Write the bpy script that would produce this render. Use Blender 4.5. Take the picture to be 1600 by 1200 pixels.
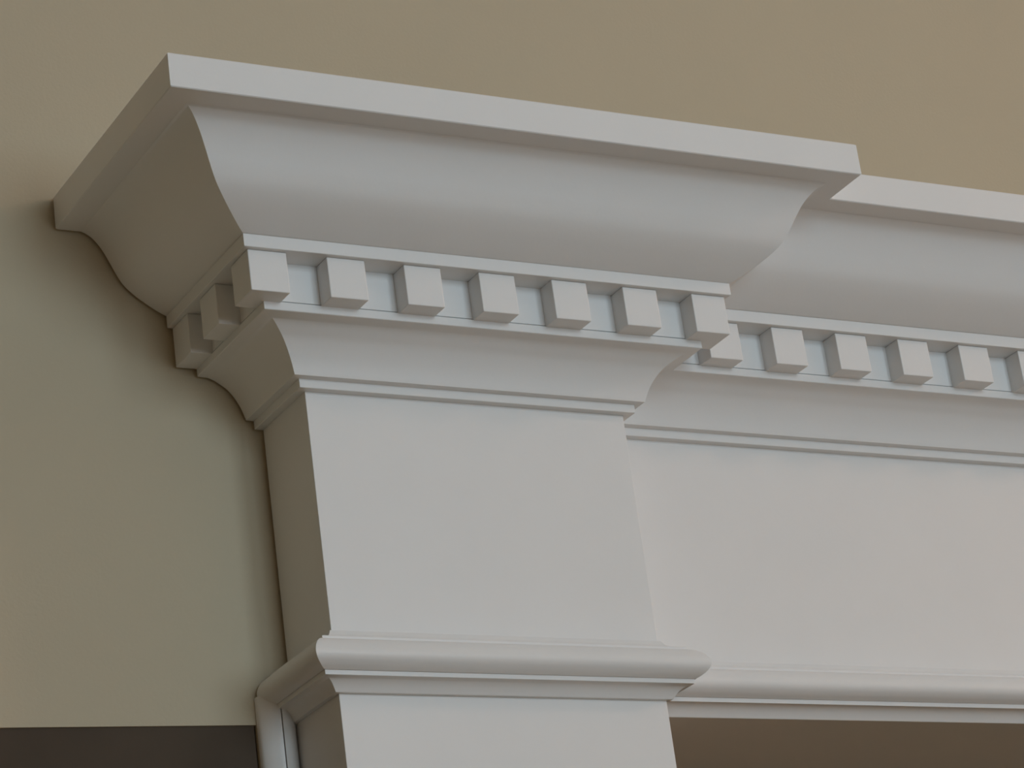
import bpy, bmesh, math
from mathutils import Matrix, Vector

for o in list(bpy.data.objects):
    bpy.data.objects.remove(o)
sc = bpy.context.scene
C = sc.collection

# ------------------------------------------------------------------ camera
yaw, pitch, roll = math.radians(31.0495), math.radians(21.6562), math.radians(-7.9252)
fwd = Vector((math.sin(yaw)*math.cos(pitch), math.cos(yaw)*math.cos(pitch), math.sin(pitch)))
r0 = Vector((math.cos(yaw), -math.sin(yaw), 0)); u0 = r0.cross(fwd)
rt = r0*math.cos(roll) + u0*math.sin(roll)
up = -r0*math.sin(roll) + u0*math.cos(roll)
cd = bpy.data.cameras.new('camera'); cam = bpy.data.objects.new('camera', cd); C.objects.link(cam)
cd.sensor_fit = 'HORIZONTAL'; cd.sensor_width = 36.0; cd.lens = 36.0*4557.66/1600.0
cd.clip_start = 0.05; cd.clip_end = 100
M = Matrix((rt, up, -fwd)).transposed().to_4x4()
M.translation = Vector((-1.21237, -2.41203, -1.08886))
cam.matrix_world = M
sc.camera = cam

# ------------------------------------------------------------------ world, lights, exposure
w = bpy.data.worlds.new('world'); sc.world = w; w.use_nodes = True
bg = w.node_tree.nodes['Background']
bg.inputs['Color'].default_value = (0.75, 0.85, 1.0, 1); bg.inputs['Strength'].default_value = 0.3

LAMP, DAY = 155.0, 64.5
ROOM = dict(x0=-4.2, x1=7.2, y0=-5.4, z0=-2.70, z1=2.50)
WINDOWS = [(-0.05, 0.95, -0.85, 1.60), (1.10, 2.10, -0.85, 1.60)]   # x0, x1, z0, z1 in the rear wall

def area(name, loc, rot, sx, sy, power, col, shape='RECTANGLE'):
    l = bpy.data.lights.new(name, 'AREA'); l.shape = shape; l.size = sx; l.size_y = sy
    l.energy = power; l.color = col
    o = bpy.data.objects.new(name, l); C.objects.link(o); o.location = loc; o.rotation_euler = rot
    return o
for i, (a, b, c, d_) in enumerate(WINDOWS):
    area('window_daylight', ((a+b)/2, ROOM['y0']-0.14, (c+d_)/2), (math.radians(90), 0, 0), b-a, d_-c, DAY, (0.71, 0.885, 1.0))
lp = bpy.data.lights.new('pendant_lamp_light', 'POINT'); lp.energy = LAMP; lp.color = (1.0, 0.66, 0.47); lp.shadow_soft_size = 0.16
lo = bpy.data.objects.new('pendant_lamp_light', lp); C.objects.link(lo); lo.location = (6.2, -2.35, 2.15)

vs = sc.view_settings
vs.view_transform = 'Standard'; vs.look = 'None'; vs.gamma = 1.0; vs.use_curve_mapping = False
vs.exposure = 0.03

# ------------------------------------------------------------------ materials
def mat(name, col, rough=0.5, spec=0.5, bump=0.0, scale=300.0, var=0.0, vscale=6.0):
    m = bpy.data.materials.new(name); m.use_nodes = True
    nt = m.node_tree; b = nt.nodes['Principled BSDF']
    b.inputs['Base Color'].default_value = (*col, 1); b.inputs['Roughness'].default_value = rough
    b.inputs['Specular IOR Level'].default_value = spec
    tc = nt.nodes.new('ShaderNodeTexCoord')
    if var:
        n = nt.nodes.new('ShaderNodeTexNoise'); n.inputs['Scale'].default_value = vscale; n.inputs['Detail'].default_value = 4
        nt.links.new(tc.outputs['Object'], n.inputs['Vector'])
        rp = nt.nodes.new('ShaderNodeValToRGB')
        rp.color_ramp.elements[0].position = 0.3; rp.color_ramp.elements[1].position = 0.7
        rp.color_ramp.elements[0].color = (*[c*(1-var) for c in col], 1)
        rp.color_ramp.elements[1].color = (*[min(1, c*(1+var)) for c in col], 1)
        nt.links.new(n.outputs['Fac'], rp.inputs['Fac']); nt.links.new(rp.outputs['Color'], b.inputs['Base Color'])
    if bump:
        n2 = nt.nodes.new('ShaderNodeTexNoise'); n2.inputs['Scale'].default_value = scale; n2.inputs['Detail'].default_value = 3
        nt.links.new(tc.outputs['Object'], n2.inputs['Vector'])
        bp = nt.nodes.new('ShaderNodeBump'); bp.inputs['Strength'].default_value = bump; bp.inputs['Distance'].default_value = 0.001
        nt.links.new(n2.outputs['Fac'], bp.inputs['Height']); nt.links.new(bp.outputs['Normal'], b.inputs['Normal'])
    return m
WHITE = mat('white_trim_paint', (0.80, 0.797, 0.79), 0.38, 0.45, bump=0.06, scale=220, var=0.008, vscale=14)
TAN = mat('tan_wall_paint', (0.53, 0.455, 0.33), 0.75, 0.25, bump=0.25, scale=260, var=0.015, vscale=5)
CEIL = mat('ceiling_paint', (0.78, 0.74, 0.68), 0.85, 0.2)
FLOOR = mat('floor_boards', (0.43, 0.35, 0.25), 0.45, 0.4, var=0.12, vscale=3)
DARK = mat('dark_brown_panel', (0.085, 0.062, 0.044), 0.75, 0.15, bump=0.1, scale=60, var=0.12, vscale=9)  # mottled dark brown for the panel in the left doorway
SASH = mat('window_frame_paint', (0.78, 0.77, 0.74), 0.4)

# ------------------------------------------------------------------ mesh helpers
def link(name, me, m, parent=None, loc=None):
    o = bpy.data.objects.new(name, me); C.objects.link(o)
    if m and not me.materials: me.materials.append(m)
    if parent is not None:
        o.parent = parent
        base = parent.location if parent.parent is None else parent.location + parent.parent.location
        o.location = (Vector(loc) if loc is not None else Vector((0, 0, 0))) - base
    elif loc is not None:
        o.location = loc
    return o
def boxes_mesh(name, bxs, bevel=0.0):
    bm = bmesh.new()
    for (x0, x1, y0, y1, z0, z1) in bxs:
        v = [bm.verts.new((x, y, z)) for x in (x0, x1) for y in (y0, y1) for z in (z0, z1)]
        for f in ((0,1,3,2),(4,6,7,5),(0,4,5,1),(2,3,7,6),(0,2,6,4),(1,5,7,3)):
            bm.faces.new([v[i] for i in f])
    bmesh.ops.recalc_face_normals(bm, faces=bm.faces)
    if bevel:
        bmesh.ops.bevel(bm, geom=list(bm.edges), offset=bevel, segments=2, affect='EDGES', profile=0.5)
    me = bpy.data.meshes.new(name); bm.to_mesh(me); bm.free()
    return me
def box(name, b, m, parent=None, bevel=0.0):
    return link(name, boxes_mesh(name, [b], bevel), m, parent)
def struct(name, bxs, m):
    o = link(name, boxes_mesh(name, bxs), m); o['kind'] = 'structure'
    return o
def spline(pts, n=5):
    out = []
    for i in range(len(pts)-1):
        p0 = pts[max(0, i-1)]; p1 = pts[i]; p2 = pts[i+1]; p3 = pts[min(len(pts)-1, i+2)]
        for k in range(n):
            t = k/n
            out.append(tuple(0.5*((2*p1[j]) + (-p0[j]+p2[j])*t + (2*p0[j]-5*p1[j]+4*p2[j]-p3[j])*t*t + (-p0[j]+3*p1[j]-3*p2[j]+p3[j])*t**3) for j in (0, 1)))
    out.append(pts[-1])
    return out
def sweep(name, prof, stations, m, parent, angle=28):
    """prof: closed outline of (projection, height); stations: functions p -> (x, y) along the run"""
    bm = bmesh.new(); rings = []
    for s in stations:
        rings.append([bm.verts.new((*s(p), z)) for p, z in prof])
    n = len(prof)
    for a, b in zip(rings, rings[1:]):
        for i in range(n):
            j = (i+1) % n
            bm.faces.new((a[i], a[j], b[j], b[i]))
    bm.faces.new(rings[0]); bm.faces.new(rings[-1])
    bmesh.ops.recalc_face_normals(bm, faces=bm.faces)
    for f in bm.faces: f.smooth = True
    for e in bm.edges:
        if len(e.link_faces) == 2 and e.calc_face_angle(0) > math.radians(angle): e.smooth = False
    me = bpy.data.meshes.new(name); bm.to_mesh(me); bm.free()
    return link(name, me, m, parent)
def thing(name, loc, label, cat):
    o = bpy.data.objects.new(name, None); C.objects.link(o); o.location = loc
    o.empty_display_size = 0.05; o['label'] = label; o['category'] = cat
    return o

# ------------------------------------------------------------------ dimensions (metres; z = 0 at the top of the frieze)
W = 0.370          # pilaster width
D = 0.1077         # wall plane behind the pilaster
GAP = 0.004        # open joint between the trim and the plaster
DR = 0.0598        # how far the header sits behind the pilaster face
Z0 = ROOM['z0']; Z1 = ROOM['z1']
XH = 3.00          # far end of the header
HEAD = -0.3106     # underside of the wide opening

# ------------------------------------------------------------------ the room
T = 0.16
struct('floor', [(ROOM['x0'], ROOM['x1'], ROOM['y0'], 3.0, Z0-0.1, Z0)], FLOOR)
struct('ceiling', [(ROOM['x0'], ROOM['x1'], ROOM['y0'], 3.0, Z1, Z1+0.1)], CEIL)
struct('wall_left', [(ROOM['x0']-T, ROOM['x0'], ROOM['y0'], 3.0, Z0, Z1)], TAN)
struct('wall_right', [(ROOM['x1'], ROOM['x1']+T, ROOM['y0'], 3.0, Z0, Z1)], TAN)
struct('wall_far', [(ROOM['x0'], ROOM['x1'], 3.0, 3.0+T, Z0, Z1)], TAN)
# rear wall (behind the photographer) with two tall windows
y0 = ROOM['y0']; bx = []
xs = [ROOM['x0']]
for a, b, c, d_ in WINDOWS: xs += [a, b]
xs.append(ROOM['x1'])
for i in range(0, len(xs), 2): bx.append((xs[i], xs[i+1], y0-T, y0, Z0, Z1))
for a, b, c, d_ in WINDOWS: bx += [(a, b, y0-T, y0, Z0, c), (a, b, y0-T, y0, d_, Z1)]
struct('wall_rear', bx, TAN)
for i, (a, b, c, d_) in enumerate(WINDOWS):
    f = 0.05; m_ = (a+b)/2; zz = (c+d_)/2
    struct('window_%d' % (i+1), [(a, a+f, y0-0.09, y0-0.03, c, d_), (b-f, b, y0-0.09, y0-0.03, c, d_), (a, b, y0-0.09, y0-0.03, c, c+f),
        (a, b, y0-0.09, y0-0.03, d_-f, d_), (m_-0.015, m_+0.015, y0-0.08, y0-0.04, c, d_), (a, b, y0-0.08, y0-0.04, zz-0.015, zz+0.015)], SASH)
# the wall of the photograph: doorway at the left, wide cased opening at the right
XD0, XD1 = -1.15, -0.0385
def wall_back():
    me = boxes_mesh('wall_back', [
        (ROOM['x0'], XD0, D, D+T, Z0, Z1),
        (XD1, W-0.02, D, D+T, Z0, Z1),
        (W-0.02, XH, D, D+T, HEAD+0.02, Z1),
        (XH, ROOM['x1'], D, D+T, Z0, Z1)])
    bm = bmesh.new(); bm.from_mesh(me)
    # piece over the doorway; its lower edge is a little out of level
    zl, zr = -0.3167 - 0.0205, -0.3101
    q = [(XD0, zl), (XD1, zr), (XD1, Z1), (XD0, Z1)]
    f = [bm.verts.new((x, D, z)) for x, z in q]; k = [bm.verts.new((x, D+T, z)) for x, z in q]
    bm.faces.new(f[::-1]); bm.faces.new(k)
    for i in range(4):
        j = (i+1) % 4; bm.faces.new((f[i], f[j], k[j], k[i]))
    bmesh.ops.recalc_face_normals(bm, faces=bm.faces)
    bm.to_mesh(me); bm.free()
    o = link('wall_back', me, TAN); o['kind'] = 'structure'
wall_back()
struct('doorway_panel', [(XD0+0.002, XD1-0.002, D+0.002, D+0.05, Z0+0.01, -0.302)], DARK)  # plain dark panel that fills the doorway just behind the wall face

# ------------------------------------------------------------------ moulding profiles (projection, height)
FASCIA = [(0.0, 0.2090), (0.2075, 0.2090), (0.2085, 0.2099), (0.2085, 0.2440), (0.2070, 0.2455), (0.0, 0.2455)]
CROWN_C = spline([(0.1815, 0.2089), (0.1765, 0.2070), (0.1695, 0.2022), (0.1610, 0.1918), (0.1535, 0.1780), (0.1480, 0.1665),
                  (0.1405, 0.1535), (0.1300, 0.1432), (0.1180, 0.1345), (0.1060, 0.1270), (0.0962, 0.1222)], 4)
CROWN = [(0.0, 0.1222), (0.0, 0.2089)] + CROWN_C
BAND = [(0.0, 0.1221), (0.0, 0.0662), (0.0645, 0.0662), (0.0645, 0.0672), (0.0662, 0.0675), (0.0662, 0.1087), (0.0952, 0.1087), (0.0957, 0.1092), (0.0957, 0.1221)]
BED_C = spline([(0.0560, 0.0563), (0.0500, 0.0540), (0.0430, 0.0497), (0.0360, 0.0448), (0.0297, 0.0374), (0.0245, 0.0290), (0.0211, 0.0212), (0.0187, 0.0140)], 4)
BED = [(0.0, 0.0661), (0.0, 0.0026), (0.0092, 0.0026), (0.0096, 0.0031), (0.0096, 0.0118), (0.0180, 0.0122)] + BED_C[::-1] + [(0.0668, 0.0569), (0.0675, 0.0575), (0.0675, 0.0655), (0.0668, 0.0661)]
NOSE = spline([(0.0205, -0.2622), (0.0260, -0.2646), (0.0315, -0.2690), (0.0352, -0.2745), (0.0367, -0.2805), (0.0350, -0.2860), (0.0300, -0.2910), (0.0240, -0.2944)], 4)
COVE = spline([(0.0190, -0.2990), (0.0148, -0.3004), (0.0105, -0.3034), (0.0073, -0.3070), (0.0050, -0.3104)], 4)
TOPC = spline([(0.0025, -0.2480), (0.0050, -0.2525), (0.0080, -0.2555), (0.0125, -0.2580)], 3)
NECK = [(-0.001, -0.3108), (-0.001, -0.2478)] + TOPC + [(0.0195, -0.2592), (0.0205, -0.2600)] + NOSE + [(0.0225, -0.2942), (0.0222, -0.2990)] + COVE + [(0.0046, -0.3108)]

PIL = [lambda p: (-p, D-GAP), lambda p: (-p, -p), lambda p: (W+p, -p), lambda p: (W+p, DR-p)]   # ends in the inside mitre with the header
HDR = [lambda p: (W+p, DR-p), lambda p: (XH, DR-p)]

def mouldings(root, stations):
    sweep('fascia', FASCIA, stations, WHITE, root)
    sweep('crown_moulding', CROWN, stations, WHITE, root)
    sweep('dentil_band', BAND, stations, WHITE, root)
    sweep('bed_moulding', BED, stations, WHITE, root)
    sweep('neck_moulding', NECK, stations, WHITE, root)

# ------------------------------------------------------------------ dentil blocks
PD, PB, DW, ZB, ZT = 0.0902, 0.0640, 0.0413, 0.0652, 0.1086
dentil_me = boxes_mesh('dentil', [(0, DW, 0, PD-PB, ZB, ZT)], 0.0009); dentil_me.materials.append(WHITE)
corner_me = boxes_mesh('dentil_corner', [(0, DW, 0, DW, ZB, ZT)], 0.0009); corner_me.materials.append(WHITE)
side_me = boxes_mesh('dentil_side', [(0, PD-PB, 0, DW*0.97, ZB, ZT)], 0.0009); side_me.materials.append(WHITE)
PITCH = (W + 2*PD - DW)/6.0

# ------------------------------------------------------------------ pilaster
pil = thing('pilaster', (W/2, 0.05, Z0), 'white painted pilaster with flaring crown cornice and dentils, stepping forward at the corner', 'pilaster')
box('shaft', (0.001, W+0.0, 0.0005, D-GAP, Z0, -0.3095), WHITE, pil, 0.0005)
box('frieze_panel', (0.0, W, 0.0, D-GAP, -0.3095, 0.0030), WHITE, pil, 0.0005)
mouldings(pil, PIL)
for i in range(7):
    me = corner_me if i in (0, 6) else dentil_me
    link('dentil', me, None, pil, (-PD + i*PITCH, -PD, 0))
for y in (-0.0087, 0.0640):
    link('dentil', side_me, None, pil, (-PD, y, 0))

# ------------------------------------------------------------------ header over the wide opening
hdr = thing('header', ((W+XH)/2, DR, HEAD), 'white painted dentilled header set back to the right of the pilaster, over the opening', 'header')
box('frieze_panel', (W+0.0002, XH, DR, D-0.001, HEAD+0.0004, 0.0030), WHITE, hdr)
mouldings(hdr, HDR)
x = 0.4733; i = 0
while x < XH-DW:
    link('dentil', dentil_me, None, hdr, (x, DR-PD, 0)); x += 0.0851
box('soffit_board', (W+0.0002, XH, DR+0.0005, 0.85, HEAD, HEAD+0.018), WHITE, hdr)

# ------------------------------------------------------------------ beaded casing squeezed between doorway and pilaster
cas = thing('beaded_casing', (-0.02, 0.098, Z0), 'narrow white double-beaded casing strip between the dark doorway and the pilaster', 'casing')
def bead(t0, t1):
    """one half of a flat half-round strip; t runs across its width"""
    xl, xr, yb, h = -0.0385, -0.0005, 0.1060, 0.0185
    n = 12; pr = []
    for k in range(n+1):
        t = t0 + (t1-t0)*k/n
        pr.append((xl + (xr-xl)*t, yb - h*max(0.0, math.sin(math.pi*(0.03+0.91*t)))**0.6))
    pr = [(pr[0][0], D-0.0005)] + pr + [(pr[-1][0], D-0.0005)]
    bm = bmesh.new(); lo = [bm.verts.new((x, y, Z0)) for x, y in pr]; hi = [bm.verts.new((x, y, -0.2835)) for x, y in pr]
    for i in range(len(pr)):
        j = (i+1) % len(pr); bm.faces.new((lo[i], lo[j], hi[j], hi[i]))
    bm.faces.new(lo); bm.faces.new(hi)
    bmesh.ops.recalc_face_normals(bm, faces=bm.faces)
    for f in bm.faces: f.smooth = len(f.verts) == 4
    for e in bm.edges:
        if len(e.link_faces) == 2 and e.calc_face_angle(0) > math.radians(35): e.smooth = False
    me = bpy.data.meshes.new('bead'); bm.to_mesh(me); bm.free()
    return link('bead', me, WHITE, cas)
bead(0.0, 0.475)
bead(0.51, 1.0)
